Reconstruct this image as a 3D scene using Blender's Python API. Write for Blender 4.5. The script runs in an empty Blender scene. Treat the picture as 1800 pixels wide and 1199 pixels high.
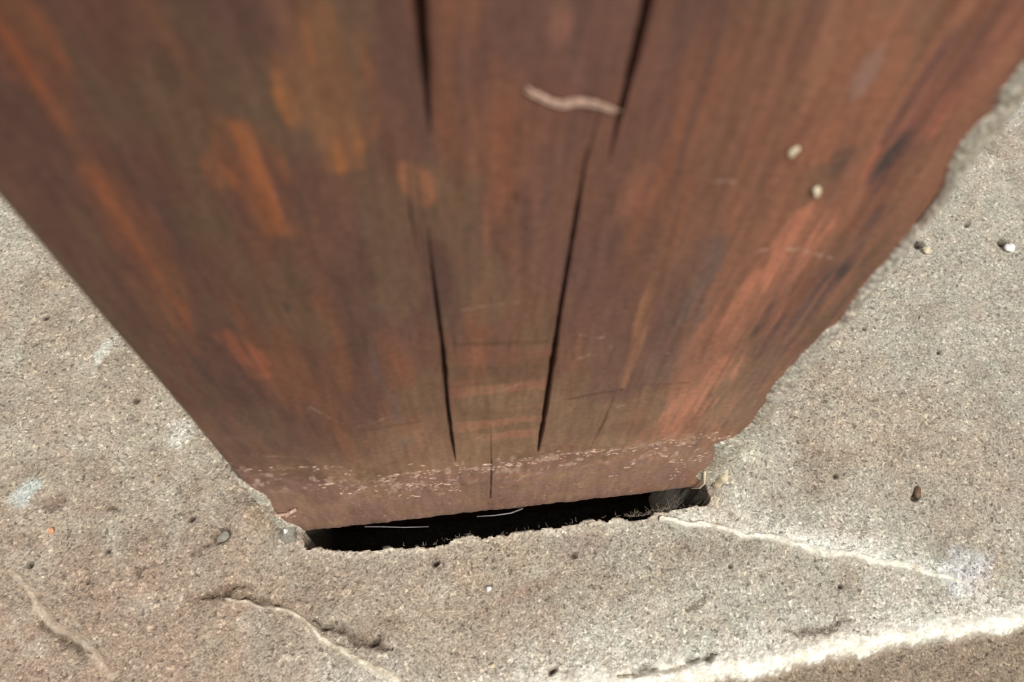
import bpy, bmesh, math, random
import numpy as np
from mathutils import Matrix, Vector

random.seed(7)
rng = np.random.default_rng(11)
SC = bpy.context.scene
COL = SC.collection

# ------------------------------------------------------------------ camera
F_PX, CX, CY = 1299.0, 900.0, 599.5
CAM_H = 0.33

def nrm(v):
    v = np.asarray(v, float)
    return v / np.linalg.norm(v)

def ray_cam(px, py):
    return np.array([(px - CX) / F_PX, -(py - CY) / F_PX, -1.0])

DOWN = nrm(ray_cam(862, 1354))              # the post's upright edges meet here
def _on_floor_cam(px, py):
    r = ray_cam(px, py)
    return r * (CAM_H / r.dot(DOWN))
EX = nrm(_on_floor_cam(1237, 848) - _on_floor_cam(490, 932))   # along the foot of the post
UP = -DOWN
EY = np.cross(UP, EX)
M3 = np.stack([EX, EY, UP])                  # camera coords -> world coords
CAM_POS = np.array([0.0, 0.0, CAM_H])

def floor_pt(px, py, z=0.0):
    r = M3 @ ray_cam(px, py)
    t = (z - CAM_H) / r[2]
    return CAM_POS + r * t

YF = floor_pt(863, 890, 0.006)[1]            # plane of the post's front face
def face_pt(px, py):
    r = M3 @ ray_cam(px, py)
    return CAM_POS + r * (YF / r[1])

cam_d = bpy.data.cameras.new('camera')
cam = bpy.data.objects.new('camera', cam_d)
COL.objects.link(cam)
cam_d.sensor_width = 36.0
cam_d.lens = 36.0 * F_PX / 1800.0
cam_d.clip_start = 0.002
cam_d.clip_end = 50
cam_d.dof.use_dof = True
cam_d.dof.focus_distance = 0.345
cam_d.dof.aperture_fstop = 9.5
mw = Matrix([list(M3[i]) + [CAM_POS[i]] for i in range(3)] + [[0, 0, 0, 1]])
cam.matrix_world = mw
SC.camera = cam

# ------------------------------------------------------------------ light
SC.view_settings.view_transform = 'Standard'
SC.view_settings.look = 'None'
SC.view_settings.gamma = 1.0
SC.view_settings.use_curve_mapping = False
SC.view_settings.exposure = 0.0

w = bpy.data.worlds.new('overcast_sky')
SC.world = w
w.use_nodes = True
bg = w.node_tree.nodes['Background']
bg.inputs[0].default_value = (0.96, 0.98, 1.0, 1)
bg.inputs[1].default_value = 0.74

sd = bpy.data.lights.new('sun', 'SUN')
sun = bpy.data.objects.new('sun', sd)
COL.objects.link(sun)
sd.energy = 3.1
sd.angle = math.radians(14)
sd.color = (1.0, 0.955, 0.88)
SUN_FROM = Vector((0.26, -0.48, 0.84))
sun.rotation_euler = SUN_FROM.to_track_quat('Z', 'Y').to_euler()
sun.location = SUN_FROM * 3

# ------------------------------------------------------------------ noise
def _hash(ix, iy, seed):
    h = (ix.astype(np.int64) * 374761393 + iy.astype(np.int64) * 668265263 + seed * 974711) & 0xFFFFFFFF
    h = ((h ^ (h >> 13)) * 1274126177) & 0xFFFFFFFF
    h = (h ^ (h >> 16)) & 0xFFFF
    return h.astype(np.float64) / 65535.0

def vnoise(x, y, seed=0):
    x, y = np.asarray(x, float), np.asarray(y, float)
    ix, iy = np.floor(x), np.floor(y)
    fx, fy = x - ix, y - iy
    fx = fx * fx * fx * (fx * (6 * fx - 15) + 10)
    fy = fy * fy * fy * (fy * (6 * fy - 15) + 10)
    a, b = _hash(ix, iy, seed), _hash(ix + 1, iy, seed)
    c, d = _hash(ix, iy + 1, seed), _hash(ix + 1, iy + 1, seed)
    return (a + (b - a) * fx) * (1 - fy) + (c + (d - c) * fx) * fy

def fbm(x, y, seed=0, octv=4, gain=0.5):
    s, a, n = 0.0, 1.0, 0.0
    for k in range(octv):
        s = s + a * vnoise(x * 2 ** k + 17.3 * k, y * 2 ** k - 9.1 * k, seed + 31 * k)
        n += a
        a *= gain
    return s / n          # 0..1, mean .5

def sstep(a, b, x):
    t = np.clip((x - a) / (b - a), 0, 1)
    return t * t * (3 - 2 * t)

def seg_dist(X, Y, pts):
    """distance to a polyline and the arc parameter 0..1 at the nearest point"""
    best = np.full(np.shape(X), 1e9)
    par = np.zeros(np.shape(X))
    pts = [np.asarray(p[:2]) for p in pts]
    L = [np.linalg.norm(b - a) for a, b in zip(pts, pts[1:])]
    tot, acc = sum(L), 0.0
    for a, b, l in zip(pts, pts[1:], L):
        d = b - a
        t = np.clip(((X - a[0]) * d[0] + (Y - a[1]) * d[1]) / (l * l), 0, 1)
        q = np.hypot(X - a[0] - t * d[0], Y - a[1] - t * d[1])
        m = q < best
        best = np.where(m, q, best)
        par = np.where(m, (acc + t * l) / tot, par)
        acc += l
    return best, par

def in_poly(X, Y, poly):
    c = np.zeros(np.shape(X), bool)
    n = len(poly)
    for i in range(n):
        x0, y0 = poly[i][:2]
        x1, y1 = poly[(i + 1) % n][:2]
        if y0 == y1:
            continue
        cond = ((y0 > Y) != (y1 > Y)) & (X < (x1 - x0) * (Y - y0) / (y1 - y0) + x0)
        c ^= cond
    return c

def srgb(r, g, b):
    c = np.array([r, g, b], float) / 255.0
    return np.where(c <= 0.04045, c / 12.92, ((c + 0.055) / 1.055) ** 2.4)

def mix(a, b, t):
    t = np.asarray(t)[..., None]
    return a * (1 - t) + b * t

# ------------------------------------------------------------------ mesh helpers
def grid_mesh(name, P, mat, colour=None, smooth=True, wrap=False, keep=None):
    """P: (rows, cols, 3)"""
    R, Cn = P.shape[:2]
    me = bpy.data.meshes.new(name)
    idx = np.arange(R * Cn).reshape(R, Cn)
    a, b, c, d = idx[:-1, :-1], idx[:-1, 1:], idx[1:, 1:], idx[1:, :-1]
    q = np.stack([a, b, c, d], -1).reshape(-1, 4)
    if keep is not None:
        q = q[keep.reshape(-1)]
    me.vertices.add(R * Cn)
    me.vertices.foreach_set('co', P.reshape(-1).astype(np.float32))
    me.loops.add(q.size)
    me.loops.foreach_set('vertex_index', q.reshape(-1).astype(np.int32))
    me.polygons.add(len(q))
    me.polygons.foreach_set('loop_start', np.arange(0, q.size, 4, dtype=np.int32))
    me.update(calc_edges=True)
    if smooth:
        me.polygons.foreach_set('use_smooth', np.ones(len(q), bool))
    if colour is not None:
        set_colour(me, colour.reshape(-1, 3))
    me.materials.append(mat)
    me.validate()
    o = bpy.data.objects.new(name, me)
    COL.objects.link(o)
    return o

def set_colour(me, c):
    at = me.color_attributes.new('tint', 'FLOAT_COLOR', 'POINT')
    buf = np.ones((len(me.vertices), 4), np.float32)
    buf[:len(c), :3] = c
    at.data.foreach_set('color', buf.reshape(-1))

def bm_obj(name, bm, mat, parent=None, smooth=True):
    me = bpy.data.meshes.new(name)
    bm.to_mesh(me)
    bm.free()
    for p in me.polygons:
        p.use_smooth = smooth
    me.materials.append(mat)
    o = bpy.data.objects.new(name, me)
    COL.objects.link(o)
    if parent is not None:
        o.parent = parent
    return o

def lump(bm, loc, sx, sy, sz, rot=0.0, sub=2, rough=0.25, tilt=None, seed=0):
    """an irregular pebble-like solid"""
    r = random.Random(seed)
    res = bmesh.ops.create_icosphere(bm, subdivisions=sub, radius=1.0)
    ph = [r.uniform(0, 6.28) for _ in range(6)]
    m = Matrix.Translation(Vector(loc)) @ (tilt if tilt is not None else Matrix.Identity(4)) @ Matrix.Rotation(rot, 4, 'Z')
    for v in res['verts']:
        p = v.co.copy()
        k = 1 + rough * (math.sin(2.3 * p.x + ph[0]) * math.sin(2.9 * p.y + ph[1]) + 0.6 * math.sin(4.1 * p.z + ph[2] + 2 * p.x)
                         + 0.35 * math.sin(6.3 * p.x + ph[3]) * math.cos(5.7 * p.y + ph[4]))
        v.co = m @ Vector((p.x * sx * k, p.y * sy * k, p.z * sz * k))

def tube(bm, pts, r0, r1=None, n=6):
    r1 = r0 if r1 is None else r1
    pts = [Vector(p) for p in pts]
    rings = []
    for i, p in enumerate(pts):
        t = (pts[min(i + 1, len(pts) - 1)] - pts[max(i - 1, 0)]).normalized()
        u = t.orthogonal().normalized()
        v = t.cross(u)
        rr = r0 + (r1 - r0) * i / (len(pts) - 1)
        rings.append([bm.verts.new(p + (u * math.cos(6.2832 * k / n) + v * math.sin(6.2832 * k / n)) * rr) for k in range(n)])
    for a, b in zip(rings, rings[1:]):
        for k in range(n):
            bm.faces.new((a[k], a[(k + 1) % n], b[(k + 1) % n], b[k]))
    bm.faces.new(rings[0][::-1])
    bm.faces.new(rings[-1])

def tag(o, label=None, cat=None, group=None, kind=None):
    for k, v in (('label', label), ('category', cat), ('group', group), ('kind', kind)):
        if v:
            o[k] = v
    return o

# ------------------------------------------------------------------ materials
def new_mat(name):
    m = bpy.data.materials.new(name)
    m.use_nodes = True
    nt = m.node_tree
    return m, nt, nt.nodes, nt.links, nt.nodes['Principled BSDF']

def N(nodes, t, **kw):
    n = nodes.new(t)
    for k, v in kw.items():
        setattr(n, k, v)
    return n

def ramp(nodes, stops):
    r = nodes.new('ShaderNodeValToRGB')
    e = r.color_ramp.elements
    while len(e) > 1:
        e.remove(e[-1])
    e[0].position, e[0].color = stops[0][0], (*stops[0][1], 1)
    for p, c in stops[1:]:
        k = e.new(p)
        k.color = (*c, 1)
    return r

def mul(nodes, links, a, b, fac=1.0, mode='MULTIPLY'):
    m = N(nodes, 'ShaderNodeMix', data_type='RGBA', blend_type=mode)
    m.inputs[0].default_value = fac
    links.new(a, m.inputs[6])
    links.new(b, m.inputs[7])
    return m.outputs[2]

def g3(v):
    return (v, v, v)

def mortar_material(name, tinted=True, flat=(0.5, 0.45, 0.38), grain=1.0, bump=0.5):
    m, nt, nd, lk, bs = new_mat(name)
    tc = N(nd, 'ShaderNodeNewGeometry')
    pos = tc.outputs['Position']
    if tinted:
        at = N(nd, 'ShaderNodeAttribute', attribute_name='tint')
        col = at.outputs['Color']
    else:
        rgb = N(nd, 'ShaderNodeRGB')
        rgb.outputs[0].default_value = (*flat, 1)
        col = rgb.outputs[0]
    # sand grains: each cell its own tone
    vo = N(nd, 'ShaderNodeTexVoronoi', feature='F1')
    vo.inputs['Scale'].default_value = 820
    vo.inputs['Randomness'].default_value = 1.0
    nz0 = N(nd, 'ShaderNodeTexNoise')
    nz0.inputs['Scale'].default_value = 300
    nz0.inputs['Detail'].default_value = 2
    wp = N(nd, 'ShaderNodeVectorMath', operation='MULTIPLY_ADD')
    wp.inputs[1].default_value = (0.003, 0.003, 0.003)
    lk.new(nz0.outputs['Color'], wp.inputs[0])
    lk.new(pos, wp.inputs[2])
    lk.new(wp.outputs[0], vo.inputs['Vector'])
    lk.new(pos, nz0.inputs['Vector'])
    sep = N(nd, 'ShaderNodeSeparateColor')
    lk.new(vo.outputs['Color'], sep.inputs[0])
    g = grain
    r1 = ramp(nd, [(0.0, (1 - .42 * g,) * 3), (0.10, (1 - .14 * g, 1 - .15 * g, 1 - .16 * g)), (0.5, (1, 1, 1)), (0.9, (1 + .10 * g, 1 + .10 * g, 1 + .09 * g)), (1.0, (1 + .5 * g, 1 + .5 * g, 1 + .46 * g))])
    lk.new(sep.outputs[0], r1.inputs[0])
    col = mul(nd, lk, col, r1.outputs[0])
    nz = N(nd, 'ShaderNodeTexNoise')
    nz.inputs['Scale'].default_value = 950
    nz.inputs['Detail'].default_value = 3
    nz.inputs['Roughness'].default_value = 0.6
    lk.new(pos, nz.inputs['Vector'])
    r2 = ramp(nd, [(0.28, (1 - .34 * g,) * 3), (0.5, (1, 1, 1)), (0.74, (1 + .30 * g,) * 3)])
    lk.new(nz.outputs['Fac'], r2.inputs[0])
    col = mul(nd, lk, col, r2.outputs[0])
    # hue drift between pinkish and greenish grey
    nz2 = N(nd, 'ShaderNodeTexNoise')
    nz2.inputs['Scale'].default_value = 75
    nz2.inputs['Detail'].default_value = 4
    lk.new(pos, nz2.inputs['Vector'])
    r3 = ramp(nd, [(0.32, (1.03, 0.985, 0.96)), (0.5, (1, 1, 1)), (0.68, (0.96, 0.995, 0.985))])
    lk.new(nz2.outputs['Fac'], r3.inputs[0])
    col = mul(nd, lk, col, r3.outputs[0])
    lk.new(col, bs.inputs['Base Color'])
    bs.inputs['Roughness'].default_value = 0.92
    bs.inputs['Specular IOR Level'].default_value = 0.18
    ad = N(nd, 'ShaderNodeMath', operation='MULTIPLY_ADD')
    lk.new(sep.outputs[1], ad.inputs[0])
    ad.inputs[1].default_value = 0.5
    lk.new(nz.outputs['Fac'], ad.inputs[2])
    bp = N(nd, 'ShaderNodeBump')
    bp.inputs['Strength'].default_value = bump
    bp.inputs['Distance'].default_value = 0.0016
    lk.new(ad.outputs[0], bp.inputs['Height'])
    lk.new(bp.outputs[0], bs.inputs['Normal'])
    return m

def wood_material():
    m, nt, nd, lk, bs = new_mat('weathered_red_timber')
    at = N(nd, 'ShaderNodeAttribute', attribute_name='tint')
    tc = N(nd, 'ShaderNodeTexCoord')
    mp = N(nd, 'ShaderNodeMapping')
    mp.inputs['Scale'].default_value = (1, 1, 0.16)
    lk.new(tc.outputs['Object'], mp.inputs['Vector'])
    n1 = N(nd, 'ShaderNodeTexNoise')
    n1.inputs['Scale'].default_value = 380
    n1.inputs['Detail'].default_value = 4
    n1.inputs['Roughness'].default_value = 0.6
    lk.new(mp.outputs[0], n1.inputs['Vector'])
    r1 = ramp(nd, [(0.25, g3(0.80)), (0.5, g3(1.0)), (0.78, g3(1.22))])
    lk.new(n1.outputs['Fac'], r1.inputs[0])
    col = mul(nd, lk, at.outputs['Color'], r1.outputs[0])
    n2 = N(nd, 'ShaderNodeTexNoise')
    n2.inputs['Scale'].default_value = 520
    n2.inputs['Detail'].default_value = 3
    lk.new(tc.outputs['Object'], n2.inputs['Vector'])
    r2 = ramp(nd, [(0.30, g3(0.84)), (0.5, g3(1.0)), (0.72, g3(1.13))])
    lk.new(n2.outputs['Fac'], r2.inputs[0])
    col = mul(nd, lk, col, r2.outputs[0])
    lk.new(col, bs.inputs['Base Color'])
    bs.inputs['Roughness'].default_value = 0.58
    bs.inputs['Specular IOR Level'].default_value = 0.32
    ad = N(nd, 'ShaderNodeMath', operation='ADD')
    lk.new(n1.outputs['Fac'], ad.inputs[0])
    lk.new(n2.outputs['Fac'], ad.inputs[1])
    bp = N(nd, 'ShaderNodeBump')
    bp.inputs['Strength'].default_value = 0.30
    bp.inputs['Distance'].default_value = 0.0006
    lk.new(ad.outputs[0], bp.inputs['Height'])
    lk.new(bp.outputs[0], bs.inputs['Normal'])
    return m

def speck_material(name, c, rough=0.7, var=0.25, scale=900, sheen=0.2):
    m, nt, nd, lk, bs = new_mat(name)
    tc = N(nd, 'ShaderNodeNewGeometry')
    nz = N(nd, 'ShaderNodeTexNoise')
    nz.inputs['Scale'].default_value = scale
    nz.inputs['Detail'].default_value = 3
    lk.new(tc.outputs['Position'], nz.inputs['Vector'])
    r = ramp(nd, [(0.3, tuple(np.array(c) * (1 - var))), (0.7, tuple(np.minimum(np.array(c) * (1 + var), 0.95)))])
    lk.new(nz.outputs['Fac'], r.inputs[0])
    lk.new(r.outputs[0], bs.inputs['Base Color'])
    bs.inputs['Roughness'].default_value = rough
    bs.inputs['Specular IOR Level'].default_value = sheen
    return m

M_CONC = mortar_material('rough_concrete', grain=1.3, bump=0.85)
M_SEAM = mortar_material('seam_mortar', grain=0.55, bump=0.5)
M_WOOD = wood_material()
M_CREAM = speck_material('cream_grit', srgb(206, 192, 164))
M_WHITE = speck_material('white_grit', srgb(236, 234, 228), var=0.1)
M_GREY = speck_material('grey_grit', srgb(138, 134, 124))
M_BROWN = speck_material('brown_husk', srgb(104, 82, 64), rough=0.55)
M_DARK = speck_material('dark_grit', srgb(52, 44, 38))
M_RUST = speck_material('orange_grit', srgb(206, 156, 118))
M_CRUMB = speck_material('pale_mortar_crumb', srgb(186, 156, 138), var=.4)
M_WEB = speck_material('pale_fibre', srgb(150, 138, 124), rough=0.5)
M_SILK = speck_material('silver_fibre', srgb(112, 110, 110), rough=0.35, sheen=0.5)

# ------------------------------------------------------------------ post placement
XL = face_pt(405, 830)[0]
XR = face_pt(1489, 560)[0]
POST_D = 0.17
POST_H = 0.70
PIT = -0.12
Z_END = -0.002

# ------------------------------------------------------------------ floor: height and colour
lip_px = [(536, 966), (560, 962), (585, 968), (620, 971), (660, 966), (700, 963), (740, 962), (772, 958), (790, 949), (830, 940), (870, 942),
          (910, 935), (950, 930), (990, 925), (1030, 916), (1080, 912), (1130, 910), (1165, 899), (1205, 893), (1247, 886)]
lip = [floor_pt(*p)[:2] for p in lip_px]
hole = [np.array([lip[0][0] + 0.0005, YF + 0.012])] + lip + [np.array([lip[-1][0], YF + 0.012])]
foot = [np.array(p) for p in ((XL + .0015, YF + .0015), (XR - .0015, YF + .0015), (XR - .0015, YF + POST_D - .0015), (XL + .0015, YF + POST_D - .0015))]

def FP(*pts):
    return [floor_pt(*p)[:2] for p in pts]
SEAM_A = FP((1158, 913), (1190, 917), (1250, 926), (1340, 946), (1450, 970), (1550, 989), (1630, 1006), (1690, 1022))
SEAM_B = FP((560, 1310), (800, 1256), (1010, 1216), (1130, 1194), (1250, 1181), (1400, 1156), (1550, 1124), (1700, 1104), (1850, 1078), (2050, 1036), (2400, 960))
SEAM_C = FP((395, 1050), (470, 1064), (530, 1086), (570, 1122), (620, 1158), (680, 1192), (760, 1240))
SEAM_D = FP((15, 1000), (45, 1040), (85, 1085), (150, 1140), (205, 1190))
CREV = [  # polyline, depth, width
    (FP((350, 1052), (395, 1040), (432, 1028)), .0035, .0013),
    (FP((425, 1050), (460, 1060), (492, 1060)), .0028, .0012),
    (FP((548, 1092), (590, 1108), (640, 1122), (690, 1140)), .0040, .0015),
    (FP((1085, 1192), (1130, 1180), (1190, 1168), (1258, 1146)), .0040, .0014),
    (FP((1380, 1112), (1440, 1108), (1500, 1086)), .0022, .0011),
    (FP((60, 1085), (105, 1122), (160, 1150)), .0016, .0016),
    (FP((1205, 1070), (1245, 1050)), .0016, .0010),
    (FP((340, 975), (372, 955)), .0016, .0010),
    (FP((180, 897), (195, 891), (210, 897)), .0022, .0008),
    (FP((236, 1000), (246, 1015)), .0025, .0009),
    (FP((1285, 762), (1312, 742)), .0008, .0010),
]
PITS = [  # pixel, radius in metres along/across, depth
    (390, 941, .0046, .0032, .0032), (335, 911, .0016, .0012, .0028), (50, 992, .0014, .0014, .0028), (766, 989, .0017, .0012, .004),
    (972, 1180, .0022, .0010, .003), (152, 1022, .0008, .0008, .002), (188, 968, .0012, .001, .0018), (1010, 976, .0016, .0013, .0018),
    (60, 602, .0020, .0010, .0028), (78, 556, .0016, .0013, .0022), (1610, 873, .0026, .0016, .0024), (1616, 428, .0030, .0025, .003), (1764, 425, .0030, .0026, .003),
    (1468, 838, .0014, .0012, .002), (1285, 995, .0010, .0010, .0018), (240, 705, .0018, .0014, .0018), (1520, 577, .0010, .0010, .0018), (1700, 395, .0016, .0012, .0022),
    (1650, 620, .0014, .0010, .0016), (1480, 1030, .0012, .0010, .0018), (98, 880, .0045, .0036, .0009), (1340, 1010, .0026, .0018, .0012), (660, 1130, .003, .0014, .002),
    (1430, 430, .0014, .0012, .002), (1330, 700, .0013, .001, .0014), (400, 630, .001, .001, .001),
]
PITS = [(floor_pt(a, b)[:2], rx, ry, d) for a, b, rx, ry, d in PITS]
MOUND = [(438, 905, .008, .0060), (505, 948, .0050, .0035), (1275, 858, .0080, .0075), (1310, 800, .012, .0070), (1262, 830, .0045, .0060),
         (180, 640, .006, .0008), (312, 765, .006, .0010), (1700, 260, .05, .004)]
MOUND = [(floor_pt(a, b)[:2], s, h) for a, b, s, h in MOUND]

def seam_side(X, Y, pts):
    """signed distance: positive on the camera's side of the polyline"""
    d, par = seg_dist(X, Y, pts)
    xs = np.array([p[0] for p in pts]); ys = np.array([p[1] for p in pts])
    o = np.argsort(xs)
    yl = np.interp(X, xs[o], ys[o])
    return np.where(Y < yl, d, -d), par

def crevice(X, Y, pts, wd):
    """ragged, tapering profile 0..1 of a torn crevice"""
    jx = X + (fbm(X / .0040, Y / .0040, 45, 3) - .5) * .0040
    jy = Y + (fbm(X / .0040, Y / .0040, 46, 3) - .5) * .0040
    q, par = seg_dist(jx, jy, pts)
    wv = wd * (.45 + 1.4 * vnoise(X / .0030, Y / .0030, 41)) * np.clip(par * (1 - par) * 4, 0, 1) ** .6 + .0001
    return np.exp(-(q / wv) ** 2) * (.6 + .4 * vnoise(X / .0022, Y / .0022, 47))

def floor_h(X, Y, cut=True):
    z = (fbm(X / .07, Y / .07, 3, 3) - .5) * .006
    z = z + (fbm(X / .016, Y / .016, 5, 3) - .5) * .0016
    z = z + (fbm(X / .0034, Y / .0034, 8, 2) - .5) * .0011
    sB, _ = seam_side(X, Y, SEAM_B)
    z = z - .0045 * sstep(-.001, .006, sB)
    sA, pA = seam_side(X, Y, SEAM_A)
    z = z - .0016 * sstep(-.002, .004, sA) * (X > SEAM_A[0][0] - .004)
    for pts, d, wd in CREV:
        z = z - d * crevice(X, Y, pts, wd)
    for p, rx, ry, d in PITS:
        k = ((X - p[0]) * .85 + (Y - p[1]) * .5) / rx
        l = ((Y - p[1]) * .85 - (X - p[0]) * .5) / ry
        z = z - d * np.exp(-(k * k + l * l) ** 2)
    for p, s, hh in MOUND:
        z = z + hh * np.exp(-((X - p[0]) ** 2 + (Y - p[1]) ** 2) / (s * s))
    # a slightly raised, crumbling lip in front of the opening
    ql, _ = seg_dist(X, Y, lip)
    z = z + .0010 * np.exp(-(ql / .0035) ** 2)
    if cut:
        jx = X + (fbm(X / .0045, Y / .0045, 21, 3) - .5) * .0034
        jy = Y + (fbm(X / .0045, Y / .0045, 22, 3) - .5) * .0034
        inside = in_poly(jx, jy, hole) | in_poly(X, Y, foot)
        z = np.where(inside, PIT + (fbm(X / .01, Y / .01, 30, 2) - .5) * .002, z)
    return z

def PXBLOB(X, Y, px, py, rx, ry, rot=0.0, seed=0):
    """soft ragged patch with centre at a pixel, radii in metres"""
    c = floor_pt(px, py)[:2]
    dx, dy = X - c[0], Y - c[1]
    ca, sa = math.cos(rot), math.sin(rot)
    k, l = (dx * ca + dy * sa) / rx, (dy * ca - dx * sa) / ry
    r = np.sqrt(k * k + l * l) + (fbm(X / .006, Y / .006, 50 + seed, 3) - .5) * 1.1
    return 1 - sstep(.45, 1.15, r)

def floor_c(X, Y):
    grey = srgb(176, 169, 155)
    beige = srgb(174, 161, 144)
    pink = srgb(166, 145, 128)
    t = sstep(.35, .68, fbm(X / .06, Y / .06, 61, 4))
    c = mix(grey + 0 * X[..., None], beige, t)
    left = sstep(floor_pt(760, 1100)[0], floor_pt(330, 1100)[0], X + (fbm(X / .03, Y / .03, 64, 3) - .5) * .07)
    low = sstep(floor_pt(300, 820)[1], floor_pt(300, 1080)[1], Y + (fbm(X / .03, Y / .03, 65, 3) - .5) * .05)
    c = mix(c, beige, left * .65)
    c = mix(c, pink, left * low * .85)
    br = sstep(.56, .74, fbm(X / .018, Y / .018, 66, 3))
    c = mix(c, srgb(140, 124, 108), br * .35)
    pale = sstep(.58, .78, fbm(X / .013 + 3, Y / .013, 67, 3))
    c = mix(c, srgb(202, 194, 178), pale * .30)
    # brown strip on the near side of the lower seam
    sB, _ = seam_side(X, Y, SEAM_B)
    c = mix(c, srgb(138, 120, 102), sstep(.001, .006, sB) * .75)
    # stains and lime patches that the surface has
    for px, py, rx, ry, rot, col, k, s in [
        (180, 622, .0042, .0105, -.35, srgb(216, 214, 202), .85, 1), (312, 762, .0065, .0085, -.3, srgb(214, 210, 198), .8, 2),
        (45, 868, .008, .0055, .5, srgb(206, 210, 206), .75, 3), (98, 882, .0065, .0055, 0, srgb(138, 120, 106), .75, 4),
        (75, 1085, .003, .012, .6, srgb(200, 184, 164), .5, 5), (1700, 1000, .014, .010, .3, srgb(206, 206, 208), .7, 6),
        (1450, 955, .022, .006, -.2, srgb(214, 212, 200), .7, 7), (1235, 880, .012, .005, -.3, srgb(156, 142, 122), .6, 8),
        (1300, 790, .010, .008, .8, srgb(205, 204, 184), .6, 9), (1150, 1085, .05, .012, .1, srgb(196, 192, 178), .45, 10),
        (1740, 170, .02, .03, .1, srgb(206, 204, 196), .6, 11), (700, 1000, .03, .006, .1, srgb(168, 154, 140), .5, 12),
        (930, 1035, .016, .005, .2, srgb(150, 128, 112), .55, 13), (1010, 960, .010, .008, 0, srgb(162, 146, 134), .6, 14),
        (470, 905, .008, .010, .5, srgb(158, 142, 118), .6, 15), (1320, 1120, .04, .008, .15, srgb(200, 198, 186), .5, 16),
        (400, 1045, .020, .004, .1, srgb(128, 108, 90), .6, 17), (20, 400, .03, .04, 0, srgb(190, 186, 172), .5, 18),
        (1690, 560, .035, .02, .5, srgb(196, 190, 176), .35, 19), (1790, 830, .03, .02, .5, srgb(170, 156, 142), .4, 20)]:
        c = mix(c, col, PXBLOB(X, Y, px, py, rx, ry, rot, s) * k)
    # pale granular tone that spreads uphill from the two right-hand seams
    gr = sstep(.30, .62, vnoise(X / .0013, Y / .0013, 81)) * .6 + .4
    for sd_, d_, wd_, k_ in ((-seam_side(X, Y, SEAM_A)[0], 1, .0085, .90), (-sB, 1, .0130, .95)):
        wd_ = wd_ * (.3 + 1.4 * fbm(X / .02, Y / .02, 83, 3))
        m_ = np.exp(-(np.maximum(sd_, 0) / wd_) ** 1.3) * sstep(-.0006, .0004, sd_)
        m_ = m_ * (sstep(SEAM_A[0][0] - .002, SEAM_A[0][0] + .012, X) * sstep(SEAM_A[-1][0] + .004, SEAM_A[-1][0] - .012, X) if wd_ is not None and k_ == .90 else 1)
        c = mix(c, srgb(240, 237, 226), m_ * gr * k_)
    # light caught by the rim of the opening, painted in as paler colour
    ql, par = seg_dist(X, Y, lip)
    c = mix(c, srgb(222, 208, 190), np.exp(-(ql / .0022) ** 2) * (.35 + .55 * vnoise(X / .004, Y / .004, 71)))
    for pts, d, wd in CREV:
        c = mix(c, srgb(84, 68, 54), crevice(X, Y, pts, wd) * .75)
    for p, rx, ry, d in PITS:
        k = ((X - p[0]) * .85 + (Y - p[1]) * .5) / rx
        l = ((Y - p[1]) * .85 - (X - p[0]) * .5) / ry
        if d > .0014:
            c = mix(c, srgb(62, 50, 40), np.exp(-(k * k + l * l) ** 2) * .9)
    # dark brown colour inside the opening
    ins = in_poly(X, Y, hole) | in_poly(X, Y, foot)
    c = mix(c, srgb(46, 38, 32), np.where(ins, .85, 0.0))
    return c

def graded(lo, hi, step, far, grow=1.25):
    core = list(np.arange(lo, hi + step / 2, step))
    s, x = step, core[-1]
    up = []
    while x < hi + far:
        s *= grow
        x += s
        up.append(x)
    s, x = step, core[0]
    dn = []
    while x > lo - far:
        s *= grow
        x -= s
        dn.append(x)
    return np.array(dn[::-1] + core + up)

vx, vy = [], []
for p in ((0, 330), (0, 1199), (1800, 1199), (1800, 60), (900, 1199)):
    q = floor_pt(*p)
    vx.append(q[0]); vy.append(q[1])
STEP = .00072
gx = graded(min(vx) - .01, max(vx) + .01, STEP, 1.6)
gy = graded(min(vy) - .008, max(vy) + .01, STEP, 1.6)
GX, GY = np.meshgrid(gx, gy)
FZ = floor_h(GX, GY)
FC = floor_c(GX, GY)
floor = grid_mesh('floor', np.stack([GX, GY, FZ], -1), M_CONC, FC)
tag(floor, 'rough grey beige concrete ground around the foot of the timber post', None, None, 'structure')
print('floor quads', (len(gx) - 1) * (len(gy) - 1), 'extent', min(vx), max(vx), min(vy), max(vy), 'post', XL, XR, YF)

def z_at(x, y):
    return float(floor_h(np.array([x]), np.array([y]), cut=False)[0])

def floor_xyz(px, py):
    q = floor_pt(px, py)
    for _ in range(4):
        q = floor_pt(px, py, z_at(q[0], q[1]))
    return q

# ------------------------------------------------------------------ mortar seams (parts of the ground)
def resample(pts, step):
    pts = [np.asarray(p) for p in pts]
    out = []
    for k in range(len(pts) - 1):
        p0 = pts[max(k - 1, 0)]; p1 = pts[k]; p2 = pts[k + 1]; p3 = pts[min(k + 2, len(pts) - 1)]
        n = max(2, int(np.linalg.norm(p2 - p1) / step))
        for i in range(n):
            t = i / n
            out.append(.5 * ((2 * p1) + (p2 - p0) * t + (2 * p0 - 5 * p1 + 4 * p2 - p3) * t * t + (3 * p1 - p0 - 3 * p2 + p3) * t ** 3))
    out.append(pts[-1])
    return np.array(out)

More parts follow.
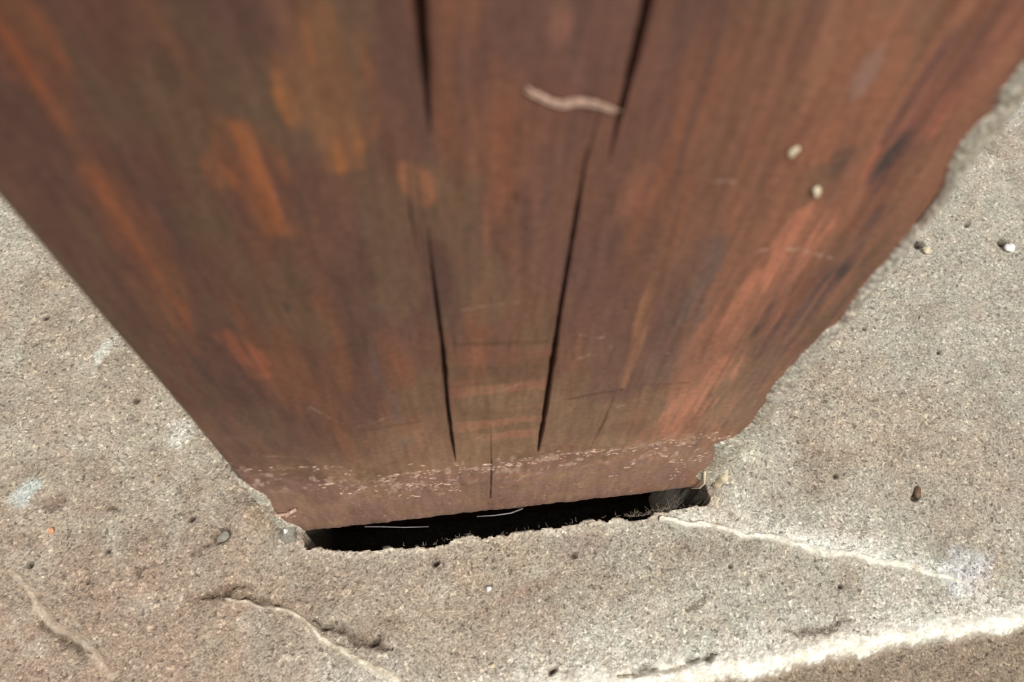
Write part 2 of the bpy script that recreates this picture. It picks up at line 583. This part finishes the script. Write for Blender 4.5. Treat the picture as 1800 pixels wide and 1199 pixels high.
def seam(pts, width, height, col, col2, seed, label, fade=1.0):
    c = resample(pts, .0008)
    n = len(c)
    s = np.linspace(0, 1, n)
    tg = np.gradient(c, axis=0)
    tg /= np.linalg.norm(tg, axis=1)[:, None]
    nr = np.stack([-tg[:, 1], tg[:, 0]], -1)
    arc = np.cumsum(np.r_[0, np.linalg.norm(np.diff(c, axis=0), axis=1)])
    wv = np.interp(s, np.linspace(0, 1, len(width)), width)
    hv = np.interp(s, np.linspace(0, 1, len(height)), height)
    c = c + nr * ((fbm(arc / .012, arc * 0 + seed, seed + 3, 3) - .5) * .0045)[:, None] * np.minimum(1, 12 * s * (1 - s))[:, None]
    wl = wv * (.65 + .7 * fbm(arc / .006, arc * 0 + seed, seed, 3))
    wr = wv * (.65 + .9 * fbm(arc / .005, arc * 0 + seed + 7, seed + 5, 3))
    tt = np.linspace(-1, 1, 25) * 1.5
    off = np.where(tt[None, :] < 0, tt[None, :] * wl[:, None], tt[None, :] * wr[:, None])
    X = c[:, 0, None] + nr[:, 0, None] * off
    Y = c[:, 1, None] + nr[:, 1, None] * off
    ta = np.abs(tt)[None, :] + (fbm(X / .0014, Y / .0014, seed + 21, 4, .7) - .5) * 1.1
    prof = 1 - sstep(.35, 1.25, ta)
    fl = floor_h(X, Y, cut=False)
    Z = fl + .00025 + hv[:, None] * prof * (.5 + 1.0 * fbm(X / .0028, Y / .0028, seed + 9, 3)) - .0012 * sstep(1.25, 1.5, np.abs(tt))[None, :]
    t = sstep(.35, .7, fbm(X / .003, Y / .003, seed + 13, 3))
    C = mix(floor_c(X, Y), mix(col + 0 * X[..., None], col2, t), (1 - sstep(.45, 1.1, ta)) * fade)  # seam colour, paler than the ground, blending out at the edges
    o = grid_mesh('mortar_seam', np.stack([X, Y, Z], -1), M_SEAM, C)
    o.parent = floor
    o['label'] = label
    return o

SEAM_WHITE = srgb(251, 248, 238)
seam(SEAM_A, [.0012, .0013, .0013, .0016, .0016, .0013, .0006], [.0014, .0012, .0010, .0010, .0010, .0008, .0003], srgb(232, 227, 211), srgb(206, 199, 183), 101,
     'pale mortar seam running right from the opening')
seam(SEAM_B, [.0012, .0048, .0050, .0046, .0038, .0038, .0036, .0030, .0008], [.0009, .0010, .0010, .0010, .0010, .0010, .0010], srgb(242, 238, 226), srgb(224, 218, 202), 131,
     'broad white mortar seam along the lower right edge')
seam(SEAM_C, [.0006, .0008, .0010, .0014, .0016, .0016], [.0007, .0008, .0010, .0010, .0010, .0010], srgb(226, 214, 194), srgb(190, 176, 156), 161,
     'thin pale mortar seam running down from the left corner', .85)
seam(SEAM_D, [.0010, .0014, .0016, .0012], [.0003, .0005, .0005, .0003], srgb(196, 180, 160), srgb(182, 164, 146), 191,
     'faint pale mortar seam at the lower left', .45)

# ------------------------------------------------------------------ timber post
def fx(px, py):
    q = face_pt(px, py)
    return q[0], q[2]
# drying cracks on the face: polyline in (x, z), half widths (m), depth
CRACKS = [
    ([fx(732, -60), fx(738, 0), fx(744, 80), fx(751, 170), fx(756, 240)], [.0008, .0008, .0007, .0004, .0001], .0035),
    ([fx(716, 300), fx(722, 380), fx(733, 450)], [.0001, .0003, .0001], .0008),
    ([fx(752, 400), fx(758, 460), fx(767, 530), fx(778, 610), fx(787, 715), fx(794, 770), fx(801, 812)], [.0001, .00035, .0005, .0006, .0005, .0005, .0002], .0035),
    ([fx(1150, -50), fx(1140, 0), fx(1116, 100), fx(1092, 190), fx(1075, 260), fx(1070, 290)], [.0006, .0007, .0007, .0005, .0003, .0001], .0040),
    ([fx(1056, 195), fx(1042, 240), fx(1028, 290), fx(1014, 380), fx(1000, 460), fx(985, 545), fx(971, 640), fx(958, 725), fx(946, 795)],
     [.0001, .0003, .0004, .0005, .0006, .0007, .0007, .0006, .0003], .0042),
    ([fx(862, 745), fx(863, 790), fx(864, 830), fx(862, 878)], [.0001, .0002, .0003, .0003], .0016),
    ([fx(1086, 680), fx(1064, 735), fx(1036, 790)], [.0001, .0003, .0002], .0010),
    ([fx(1000, 702), fx(1040, 694), fx(1090, 685)], [.0003, .0002, .0001], .0006),
]
crack_x = sorted({round(x, 4) for pts, _, _ in CRACKS[:6] for x, _ in pts})
us = np.linspace(XL, XR, int((XR - XL) / .00046))
near = np.zeros(len(us), bool)
fine = []
for cx in crack_x:
    near |= np.abs(us - cx) < .0032
    fine.append(np.round(np.arange(cx - .0032, cx + .0032, .0002) / .0002) * .0002)
us = np.unique(np.round(np.r_[us[~near], np.concatenate(fine)], 6))
us = us[(us > XL + .0001) & (us < XR - .0001)]
us = np.r_[XL, us, XR]
zs = np.r_[np.arange(Z_END, .285, .0005), np.linspace(.286, POST_H, 60)]
U, Z = np.meshgrid(us, zs)

BEV = .0035
def face_y(U, Z, grooves=True):
    y = (fbm(U / .010, Z / .07, 201, 3) - .5) * .0012 + (fbm(U / .0022, Z / .025, 205, 2) - .5) * .0005
    e = np.minimum(U - XL, XR - U)
    b = np.clip(BEV - e, 0, BEV)
    y = y + BEV - np.sqrt(np.maximum(BEV ** 2 - b ** 2, 0))
    # worn lower arris
    zb = np.clip(.0022 - (Z - Z_END), 0, .0022)
    y = y + .0022 * (zb / .0022) ** 2
    if grooves:
        for pts, wd, dp in CRACKS:
            xs = [p[0] for p in pts]; zz = [p[1] for p in pts]
            lo = max(min(zz), -1); hi = max(zz)
            d, par = seg_dist(U, Z, pts)
            if abs(xs[-1] - xs[0]) > abs(zz[-1] - zz[0]):
                wv = np.interp(par, np.linspace(0, 1, len(wd)), wd)
            else:
                wv = np.interp(par, np.linspace(0, 1, len(wd)), wd)
            wv = wv * (.6 + .8 * fbm(U * 0 + 5, Z / .006, 220, 3))
            y = y + dp * np.clip(wv / .0006, .1, 1.1) * np.exp(-(d / np.maximum(wv, .00012)) ** 4)
    return y

def fblob(U, Z, px, py, rx, rz, seed=0, rag=1.0, lean=0.0):
    x0, z0 = fx(px, py)
    k, l = (U - x0 - lean * (Z - z0)) / rx, (Z - z0) / rz
    r = np.sqrt(k * k + l * l) + (fbm(U / .004, Z / .014, 300 + seed, 3) - .5) * rag
    return 1 - sstep(.4, 1.2, r)

def fstreak(U, Z, pts, half, seed=0, rag=.6):
    P = [fx(*p) for p in pts]
    d, par = seg_dist(U, Z, P)
    wv = np.interp(par, np.linspace(0, 1, len(half)), half)
    r = d / np.maximum(wv, 1e-5) + (fbm(U / .003, Z / .012, 340 + seed, 3) - .5) * rag
    return 1 - sstep(.55, 1.2, r)

def wood_c(U, Z):
    base = srgb(122, 86, 70)
    t = fbm(U / .020 + (fbm(U / .03, Z / .1, 402, 2) - .5) * 1.5, Z / .11, 400, 4)
    c = mix(base + 0 * U[..., None], srgb(114, 82, 71), sstep(.42, .62, t))
    t2 = fbm(U / .0075, Z / .075, 410, 4)
    c = mix(c, srgb(148, 96, 70), sstep(.52, .72, t2) * .6)
    t3 = fbm(U / .006, Z / .06, 420, 4)
    c = mix(c, srgb(100, 76, 70), sstep(.54, .74, t3) * .6)
    t4 = fbm(U / .012, Z / .03, 430, 4)
    c = mix(c, srgb(122, 98, 76), sstep(.50, .72, t4) * .65)
    low = sstep(.11, .02, Z)
    t5 = fbm(U / .022, Z / .016, 440, 3)
    c = mix(c, srgb(146, 116, 88), sstep(.34, .60, t5) * low * .8)
    # horizontal saw tone between the two main cracks
    rt = sstep(fx(1060, 560)[0], fx(1300, 560)[0], U + (fbm(U / .01, Z / .08, 460, 3) - .5) * .03)
    c = mix(c, srgb(156, 108, 84), rt * sstep(.34, .62, fbm(U / .009, Z / .07, 462, 4)) * .7)
    mid = sstep(fx(790, 600)[0] - .002, fx(790, 600)[0] + .001, U) * sstep(fx(975, 620)[0] + .001, fx(975, 620)[0] - .002, U)
    bands = fbm(U / .06, Z / .0065, 450, 3)
    c = mix(c, srgb(156, 104, 80), mid * sstep(.42, .56, bands) * sstep(.17, .10, Z) * .8)
    c = mix(c, srgb(112, 86, 62), mid * sstep(.58, .44, bands) * sstep(.17, .10, Z) * .8)
    left_shade = sstep(fx(1000, 400)[0], fx(330, 400)[0], U + (fbm(U / .012, Z / .12, 465, 4) - .5) * .05)  # weaker light on the left of the face, painted into the timber colour
    c = c * (.82 - .27 * left_shade)[..., None] * np.array([1.0, .97, .95])
    S = lambda *a: srgb(*a) * .77
    fib = .25 + .75 * sstep(.30, .62, fbm(U / .0016, Z / .05, 480, 3)) * sstep(.22, .55, fbm(U / .006, Z / .02, 484, 3))
    for pts, half, col, k, s in [
        ([(1425, 380), (1350, 500), (1260, 630), (1170, 765)], [.0040, .0080, .0085, .0090], S(196, 128, 100), .95, 1),
        ([(1800, 20), (1640, 190), (1540, 300)], [.004, .006, .003], S(178, 108, 86), .75, 2),
        ([(1560, 60), (1500, 200), (1470, 270)], [.004, .006, .004], S(172, 108, 80), .7, 3),
        ([(1540, 380), (1450, 500), (1380, 600), (1290, 740)], [.0035, .0052, .0042, .0050], S(104, 78, 74), .85, 4),
        ([(1700, 60), (1600, 190), (1540, 330)], [.0030, .0040, .0030], S(112, 78, 74), .7, 5),
        ([(1170, 440), (1130, 560), (1095, 680)], [.0012, .0020, .0014], S(168, 118, 86), .7, 6),
        ([(560, 40), (575, 180), (590, 280)], [.0035, .0060, .0030], S(172, 108, 62), .9, 7),
        ([(420, 240), (460, 340), (490, 400)], [.0040, .0050, .0030], S(164, 98, 60), .75, 8),
        ([(20, 40), (80, 160), (110, 220)], [.004, .004, .002], S(150, 84, 52), .7, 9),
        ([(150, 300), (260, 480), (340, 620)], [.002, .003, .002], S(152, 90, 58), .6, 10),
        ([(720, 300), (740, 330), (748, 350)], [.002, .003, .002], S(176, 112, 78), .6, 11),
        ([(400, 590), (450, 640), (470, 660)], [.003, .003, .002], S(160, 92, 66), .6, 12),
        ([(250, 560), (300, 640), (370, 760)], [.003, .004, .003], S(104, 66, 56), .6, 13),
        ([(660, 540), (665, 620), (700, 740)], [.0016, .0020, .0014], S(112, 92, 86), .6, 14),
        ([(1240, 430), (1200, 560), (1160, 660)], [.004, .006, .005], S(116, 98, 90), .65, 15),
        ([(460, 915), (560, 885), (760, 880), (1000, 855), (1240, 815)], [.004, .007, .006, .008, .010], S(120, 92, 86), .6, 16),
        ([(1040, 820), (1140, 800)], [.005, .005], S(176, 102, 80), .6, 17),
        ([(850, 700), (930, 720), (900, 760)], [.008, .010, .010], S(156, 124, 98), .5, 18)]:
        c = mix(c, col, fstreak(U, Z, pts, [h * 1.25 for h in half], s, 1.5) * k * fib)
    for px, py, rx, rz, col, k, s in [
        (1478, 285, .0030, .006, S(76, 70, 64), 1, 1), (1570, 268, .0036, .009, S(74, 66, 62), 1, 2), (1480, 478, .0030, .006, S(78, 68, 66), .8, 3),
        (505, 543, .0016, .0035, S(72, 60, 54), .7, 4), (1235, 800, .0075, .006, S(100, 86, 90), .8, 5), (1175, 822, .006, .004, S(108, 90, 90), .6, 6),
        (715, 775, .0030, .006, S(106, 94, 90), .6, 7), (1120, 330, .008, .010, S(158, 104, 80), .5, 8), (1520, 132, .0025, .006, S(168, 140, 132), .7, 9),
        (985, 42, .0022, .006, S(160, 104, 88), .6, 10), (290, 120, .0018, .006, S(62, 46, 38), .6, 11), (460, 660, .003, .004, S(172, 102, 76), .5, 12),
        (905, 345, .0012, .003, S(92, 54, 40), .7, 13), (1390, 262, .003, .010, S(108, 62, 58), .4, 14), (430, 850, .008, .004, S(108, 76, 72), .6, 15),
        (900, 250, .012, .02, S(146, 94, 70), .5, 16), (1100, 140, .01, .02, S(128, 88, 76), .5, 17)]:
        c = mix(c, col, fblob(U, Z, px, py, rx, rz, s, 1.5) * k * (.35 + .65 * fib))
    # dried dust and mortar film left on the lowest hand's breadth of the timber
    film = sstep(.30, .62, fbm(U / .014, Z / .02, 490, 4)) * .55 + .45
    c = mix(c, srgb(160, 127, 99), film * sstep(.15, .01, Z + (fbm(U / .02, Z / .03, 492, 3) - .5) * .08) * .68)
    ln = np.interp(U, [fx(405, 829)[0], fx(640, 850)[0], fx(860, 815)[0], fx(1290, 769)[0]], [fx(405, 829)[1], fx(640, 850)[1], fx(860, 815)[1], fx(1290, 769)[1]])
    under = sstep(.002, -.003, Z - ln + (fbm(U / .006, Z / .006, 494, 3) - .5) * .008)
    c = mix(c, srgb(134, 102, 92), under * (.20 + .45 * sstep(.35, .6, fbm(U / .008, Z / .006, 498, 3))))
    chips = sstep(.60, .72, fbm(U / .0028, Z / .0045, 496, 4)) * np.exp(-((Z - ln + .006) / .011) ** 2)
    c = mix(c, srgb(196, 166, 148), chips * .65)
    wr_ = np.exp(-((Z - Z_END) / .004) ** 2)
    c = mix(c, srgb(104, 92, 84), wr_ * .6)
    # pale dusty scratches and the old mortar line
    for pts, hw, k, s in [
        ([(405, 828), (480, 826), (560, 821), (600, 820)], .0007, .6, 1), ([(430, 800), (540, 806)], .0004, .4, 2),
        ([(620, 850), (700, 835), (800, 826), (880, 820), (960, 800), (1060, 792), (1150, 780), (1225, 768), (1288, 770)], .0013, .75, 3),
        ([(690, 855), (730, 845), (780, 870), (800, 850)], .0016, .5, 4), ([(860, 830), (900, 850), (930, 826)], .0011, .55, 5),
        ([(560, 848), (640, 858)], .0009, .5, 6), ([(1090, 830), (1115, 806)], .0006, .6, 7), ([(1160, 800), (1198, 812)], .0006, .7, 8),
        ([(1310, 446), (1340, 440), (1380, 437), (1430, 446), (1462, 456)], .0006, .55, 9), ([(1195, 518), (1220, 512)], .0008, .6, 10),
        ([(1255, 404), (1268, 410)], .0008, .5, 11), ([(1250, 315), (1290, 322)], .0007, .45, 12), ([(1010, 634), (1040, 622), (1075, 610)], .0004, .5, 13),
        ([(860, 692), (900, 680), (940, 664)], .0004, .45, 14), ([(540, 715), (620, 748), (690, 730)], .0004, .35, 15), ([(800, 548), (880, 535), (960, 532)], .0004, .35, 16),
        ([(1020, 590), (1062, 594)], .0005, .6, 17), ([(1140, 618), (1175, 620)], .0006, .4, 18), ([(830, 772), (870, 768)], .0006, .5, 19),
        ([(1085, 715), (1125, 700)], .0005, .45, 20), ([(700, 760), (760, 758)], .0006, .4, 21), ([(905, 795), (1000, 775)], .0004, .4, 22)]:
        pts = [tuple(q) for q in resample([np.array(p, float) for p in pts], 12)]
        brk = sstep(.34, .62, vnoise(U / .0022, Z / .0014, 560 + s)) * sstep(.25, .6, vnoise(U / .0008, Z / .0007, 590 + s))
        c = mix(c, S(206, 176, 156), fstreak(U, Z, pts, [hw, hw], 60 + s, 1.8) * k * brk)
    # dust specks thickening towards the foot
    sp = vnoise(U / .0011, Z / .0016, 470)
    c = mix(c, S(206, 176, 154), sstep(.90, .97, sp) * (sstep(.05, .008, Z) * .7 + .02))
    # dark print of old horizontal saw cuts
    for pts, hw in [([(800, 606), (960, 602)], .0012), ([(1000, 700), (1092, 685)], .0007), ([(640, 756), (740, 742)], .0006), ([(1130, 676), (1210, 672)], .0005)]:
        c = mix(c, S(92, 68, 50), fstreak(U, Z, pts, [hw, hw], 90, .8) * .5)
    for pts, wd, dp in CRACKS:
        d, par = seg_dist(U, Z, pts)
        wv = np.interp(par, np.linspace(0, 1, len(wd)), wd)
        c = mix(c, S(60, 34, 24), np.exp(-(d / np.maximum(wv * 1.3, .0002)) ** 2) * np.clip(wv / .0004, .25, 1) * .85)
    return c

Yf = YF + face_y(U, Z)
FRONT = np.stack([U, Yf, Z], -1)
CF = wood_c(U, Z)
# side and back columns around the same rows
nb = 14
def side_cols(x, y0):
    ys = np.linspace(YF + BEV + .002, YF + POST_D, nb)
    return [np.stack([np.full(len(zs), x) + (fbm(np.full(len(zs), y / .01), zs / .06, 231, 3) - .5) * .001, np.full(len(zs), y), zs], -1) for y in ys]
Lc = side_cols(XL, 0)[::-1]
Rc = side_cols(XR, 0)
sideC = lambda: wood_c(np.full((len(zs), 1), (XL + XR) / 2 + .02), zs[:, None])
P = np.concatenate([np.stack(Lc, 1), FRONT, np.stack(Rc, 1), Lc[0][:, None, :]], 1)
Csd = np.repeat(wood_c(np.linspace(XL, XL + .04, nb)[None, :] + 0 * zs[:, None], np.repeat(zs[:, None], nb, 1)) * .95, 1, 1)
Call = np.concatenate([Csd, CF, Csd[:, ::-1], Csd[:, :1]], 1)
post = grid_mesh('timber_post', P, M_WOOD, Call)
# set-back tenon that goes down into the ground, and the caps
me = post.data
bm = bmesh.new()
bm.from_mesh(me)
bm.verts.ensure_lookup_table()
ncol = P.shape[1]
nrow = P.shape[0]
top = [bm.verts[(nrow - 1) * ncol + k] for k in range(0, ncol - 1)]
bot = [bm.verts[k] for k in range(0, ncol - 1)]
lay = bm.verts.layers.float_color['tint']
f = bm.faces.new(top); f.smooth = False
f = bm.faces.new(bot[::-1]); f.smooth = False
bmesh.ops.remove_doubles(bm, verts=[v for r in range(nrow) for v in (bm.verts[r * ncol], bm.verts[r * ncol + ncol - 1])], dist=1e-6)
bm.to_mesh(me)
bm.free()
tag(post, 'weathered reddish brown timber post standing in rough concrete above a dark gap', 'post')

bm = bmesh.new()
res = bmesh.ops.create_cube(bm, size=1)
bmesh.ops.scale(bm, vec=(XR - XL - .012, POST_D - .036, Z_END - PIT + .004), verts=bm.verts)
bmesh.ops.translate(bm, vec=((XL + XR) / 2, YF + .032 + (POST_D - .036) / 2, (Z_END + .002 + PIT - .002) / 2 + .001), verts=bm.verts)
bmesh.ops.bevel(bm, geom=bm.edges[:], offset=.003, segments=2, affect='EDGES')
ten = bm_obj('tenon', bm, M_WOOD, post, smooth=False)
set_colour(ten.data, np.tile(srgb(92, 64, 52), (len(ten.data.vertices), 1)))

# mortar smeared against the two arrises
def smear(px, side, label, rough=1.0, out=.0012):
    rb = [fx(*p) for p in px]
    o = np.argsort([p[1] for p in rb])
    rz = np.array([rb[k][1] for k in o]); bx_ = np.array([rb[k][0] for k in o])
    E = XR if side > 0 else XL
    zz = np.arange(max(-.004, rz.min() - .002), min(.30, rz.max()), .0005)
    bx = np.interp(zz, rz, bx_) + (fbm(zz / .004, zz * 0, 501, 3) - .5) * .0016 * rough + (vnoise(zz / .0012, zz * 0, 502) - .5) * .0006
    bx = np.minimum(bx, E - .0004) if side > 0 else np.maximum(bx, E + .0004)
    cols = np.linspace(0, 1, 40)
    PX, PY, PZ = [], [], []
    for k in cols:
        # path: from the boundary over the face, round the arris and back along the side
        if k < .7:
            t = k / .7
            x = bx + (E + side * out - bx) * t
            th = .0020 * np.sin(np.clip(t * 3, 0, 1) * math.pi / 2) ** .6
            y = YF + .0009 - th + zz * 0
            if t > .75:
                y = y + .004 * ((t - .75) / .25) ** 2
        else:
            t = (k - .7) / .3
            x = E + side * (out + .0006 * np.sin(t * math.pi) - (out + .0006) * (t > .97)) + zz * 0
            y = YF + .0038 + .018 * t + zz * 0
        jit = fbm(zz / .0026, zz * 0 + k * 12, 510, 3) - .5
        wgt = math.sin(math.pi * min(k * 1.02, 1)) ** .5
        PX.append(x + jit * .0008 * wgt)
        PY.append(y - jit * .0014 * wgt)
        PZ.append(zz)
    RP = np.stack([np.stack(PX, 1), np.stack(PY, 1), np.stack(PZ, 1)], -1)
    if side < 0:
        RP = RP[:, ::-1]
    tcol = sstep(.3, .7, fbm(RP[..., 2] / .012, RP[..., 0] / .006, 520, 3))
    RC = mix(srgb(196, 190, 176) + 0 * tcol[..., None], srgb(180, 171, 154), tcol)
    dd = np.abs(RP[..., 0] - bx[:, None])
    RC = mix(RC, srgb(236, 226, 210), np.exp(-(dd / .0007) ** 2) * .8)
    r_ = grid_mesh('mortar_smear', RP, M_CONC, RC)
    r_.parent = post
    r_['label'] = label
smear([(1240, 852), (1222, 842), (1226, 832), (1240, 822), (1251, 808), (1254, 794), (1250, 784), (1268, 776), (1288, 770), (1318, 745), (1338, 715), (1350, 690), (1362, 672), (1386, 650), (1424, 606), (1448, 580), (1470, 570), (1482, 556),
       (1500, 520), (1528, 490), (1560, 450), (1600, 410), (1626, 386), (1660, 332), (1668, 290), (1690, 250), (1712, 222), (1742, 196), (1768, 150), (1800, 96), (1840, 20), (1880, -50)], 1,
      'rough grey mortar smeared up the right edge')
smear([(404, 830), (414, 842), (440, 856), (468, 872), (478, 885), (482, 900), (500, 915), (530, 928), (536, 934)], -1, 'grey mortar lapping over the lower left corner', .5, .0002)

# crumbs of old mortar along a line near the foot: too many to count
def face_on(px, py, lift=0.0):
    q = face_pt(px, py)
    dy = float(face_y(np.array([q[0]]), np.array([q[2]]), False)[0])
    return Vector((q[0], YF + dy - lift, q[2]))

bm = bmesh.new()
lines = [([(405, 829), (560, 822), (620, 828)], 22, 4), ([(560, 850), (640, 856), (700, 836), (800, 826)], 60, 8), ([(800, 826), (900, 816), (1000, 800), (1130, 786), (1240, 771), (1290, 768)], 150, 6),
         ([(700, 870), (740, 850), (800, 862)], 60, 10), ([(1080, 835), (1110, 812)], 8, 5), ([(500, 900), (520, 912)], 8, 5), ([(1140, 790), (1200, 814)], 26, 3), ([(1180, 840), (1245, 800)], 26, 6)]
k = 0
for pts, n, jit in lines:
    pp = resample([np.array(p, float) for p in pts], 1.0)
    for i in range(n):
        q = pp[random.randrange(len(pp))]
        v = face_on(q[0] + random.gauss(0, jit), q[1] + random.gauss(0, jit * .8), .0001)
        if v.z < Z_END + .0008 or not XL + .002 < v.x < XR - .002:
            continue
        s = random.uniform(.00012, .00042) * (1.8 if random.random() < .10 else 1)
        lump(bm, v, s * random.uniform(1, 4.5), s * .6, s * random.uniform(.5, 1.3), sub=1, seed=k, tilt=Matrix.Rotation(random.uniform(-.4, .6), 4, 'Y'))
        k += 1
cr = bm_obj('mortar_crumbs', bm, M_CRUMB, post)
cr['kind'] = 'stuff'
cr['label'] = 'pale mortar crumbs in a line near the foot'

# ------------------------------------------------------------------ small loose things
def pebble(name, px, py, sx, sy, sz, mat, label, cat, rot=0.0, seed=1, sink=.35, rough=.2, group=None):
    q = floor_xyz(px, py)
    bm = bmesh.new()
    lump(bm, (0, 0, 0), sx, sy, sz, rot, 3, rough, seed=seed)
    o = bm_obj(name, bm, mat)
    o.location = (q[0], q[1], z_at(q[0], q[1]) + sz * (1 - sink))
    return tag(o, label, cat, group)

pebble('pebble', 1772, 438, .0031, .0025, .0022, M_WHITE, 'bright white pebble set in the concrete at the far right edge', 'pebble', .5, 3)
pebble('pebble', 1627, 442, .0022, .0025, .0018, M_CREAM, 'small cream pebble beside a dark pit, left of the bright white pebble', 'pebble', .2, 4)
pebble('pebble', 859, 1036, .0012, .0012, .0011, M_WHITE, 'tiny white pebble in the concrete below the middle of the gap', 'pebble', .2, 5)
pebble('pebble', 866, 1170, .0013, .0010, .0009, M_CREAM, 'tiny cream pebble near the bottom edge, below the tiny white pebble', 'pebble', .2, 6)
pebble('pebble', 92, 934, .0013, .0016, .0012, M_RUST, 'tiny orange pebble in the concrete at the far left', 'pebble', .2, 7)
pebble('seed_husk', 1612, 866, .0016, .0030, .0013, M_BROWN, 'brown seed husk lying on the concrete right of the post', 'seed', -.5, 8, rough=.1)
pebble('seed_husk', 394, 944, .0034, .0022, .0010, M_GREY, 'grey oval husk lying in a dark pit left of the gap', 'seed', .5, 9, rough=.08, sink=.55)
pebble('mortar_chunk', 512, 938, .0036, .0040, .0050, M_GREY, 'crumbly grey mortar chunk wedged at the left end of the gap', 'chunk', .5, 10, rough=.30)
pebble('pebble', 509, 943, .0012, .0011, .0060, M_WHITE, 'small white pebble on the mortar chunk at the left end of the gap', 'pebble', .5, 12, rough=.15)
pebble('mortar_chunk', 1262, 846, .0034, .0030, .0070, M_CREAM, 'pale mortar chunk at the right end of the gap', 'chunk', .4, 11, rough=.30)

# flecks and a wisp stuck to the timber
def fleck(px, py, sx, sz, mat, label, rot=0.0, seed=1, th=.0005):
    bm = bmesh.new()
    lump(bm, (0, 0, 0), sx, th, sz, 0, 3, .22, tilt=Matrix.Rotation(rot, 4, 'Y'), seed=seed)
    o = bm_obj('cream_fleck', bm, mat)
    o.location = face_on(px, py, th * .6)
    return tag(o, label, 'fleck')
fleck(1394, 263, .0008, .0015, M_CREAM, 'upper of two cream flecks stuck on the right side of the timber', .3, 21)
fleck(1434, 334, .00085, .0021, M_CREAM, 'lower of two cream flecks stuck on the right side of the timber', -.5, 22)

def wisp(name, pts, r0, r1, mat, label, cat, n=7):
    bm = bmesh.new()
    P3 = [np.array(face_on(*p, .0006)) for p in pts]
    tube(bm, [Vector(v) for v in resample(P3, .0008)], r0, r1, n)
    o = bm_obj(name, bm, mat)
    return tag(o, label, cat)
bm = bmesh.new()
for dx, dy, r in ((0, 0, .00024), (4, 5, .00018), (-5, -4, .00020), (10, 2, .00018), (2, 8, .00016), (-8, 3, .00016)):
    P3 = [np.array(face_on(x + dx, y + dy, .0005)) for x, y in ((930, 153), (955, 166), (985, 178), (1015, 174), (1045, 178), (1080, 188))]
    tube(bm, [Vector(v) for v in resample(P3, .001)], r, r * .5, 6)
tag(bm_obj('cobweb_wisp', bm, M_CRUMB), 'pale cobweb wisp stuck across the upper middle of the timber', 'cobweb')

def in_gap(px, py, back, z):
    """a point just inside the opening: on the plane z, pushed back"""
    q = floor_pt(px, py, z)
    return Vector((q[0], q[1] + back, q[2]))
bm = bmesh.new()
tube(bm, [in_gap(641, 926, 0, .001), in_gap(670, 926, 0, .001), in_gap(710, 927, 0, .001), in_gap(754, 926, 0, .001)], .00030, .0002, 7)
tag(bm_obj('straw', bm, M_SILK), 'silvery straight straw lying in the left half of the gap', 'straw')
bm = bmesh.new()
tube(bm, [in_gap(838, 908, 0, .002), in_gap(870, 906, 0, .002), in_gap(898, 902, 0, .002), in_gap(919, 894, 0, .002)], .00025, .0004, 7)
tag(bm_obj('straw', bm, M_SILK), 'curved pale straw in the middle of the gap under the timber', 'straw')
bm = bmesh.new()
tube(bm, [face_on(1215, 856, .001), face_on(1228, 850, .002), face_on(1236, 842, .002), face_on(1238, 826, .001)], .0003, .0006, 7)
tag(bm_obj('splinter', bm, M_CREAM), 'short cream splinter over the right end of the gap', 'splinter')
bm = bmesh.new()
tube(bm, [face_on(462, 892, .001), face_on(485, 897, .0025), face_on(505, 896, .002), face_on(521, 892, .001)], .0004, .0008, 7)
tag(bm_obj('splinter', bm, M_CRUMB), 'pinkish splinter at the lower left corner of the timber', 'splinter')

# cobweb fuzz along the lip of the opening: nobody could count the threads
bm = bmesh.new()
r = random.Random(5)
def fuzz(px0, px1, n, spread):
    for _ in range(n):
        px = r.uniform(px0, px1)
        py = np.interp(px, [p[0] for p in lip_px], [p[1] for p in lip_px])
        a = floor_pt(px, py - 2)
        a = Vector((a[0], a[1], z_at(a[0], a[1]) - .0008))
        pts = [a]
        d = Vector((r.gauss(0, 1), r.uniform(.1, 1.2), r.uniform(.1, 1.0))).normalized()
        L = r.uniform(.0012, spread)
        for i in range(4):
            d = (d + Vector((r.gauss(0, .5), r.gauss(0, .3), r.gauss(0, .4)))).normalized()
            pts.append(pts[-1] + d * L / 4)
        if max(p.y for p in pts) > YF + .008:
            continue
        tube(bm, pts, .00008, .00005, 4)
fuzz(640, 1240, 40, .003)
fuzz(1100, 1190, 60, .006)
fuzz(740, 830, 14, .003)
web = bm_obj('cobweb_fuzz', bm, M_WEB)
tag(web, 'thin dusty cobweb threads along the lip of the gap', 'cobweb', None, 'stuff')
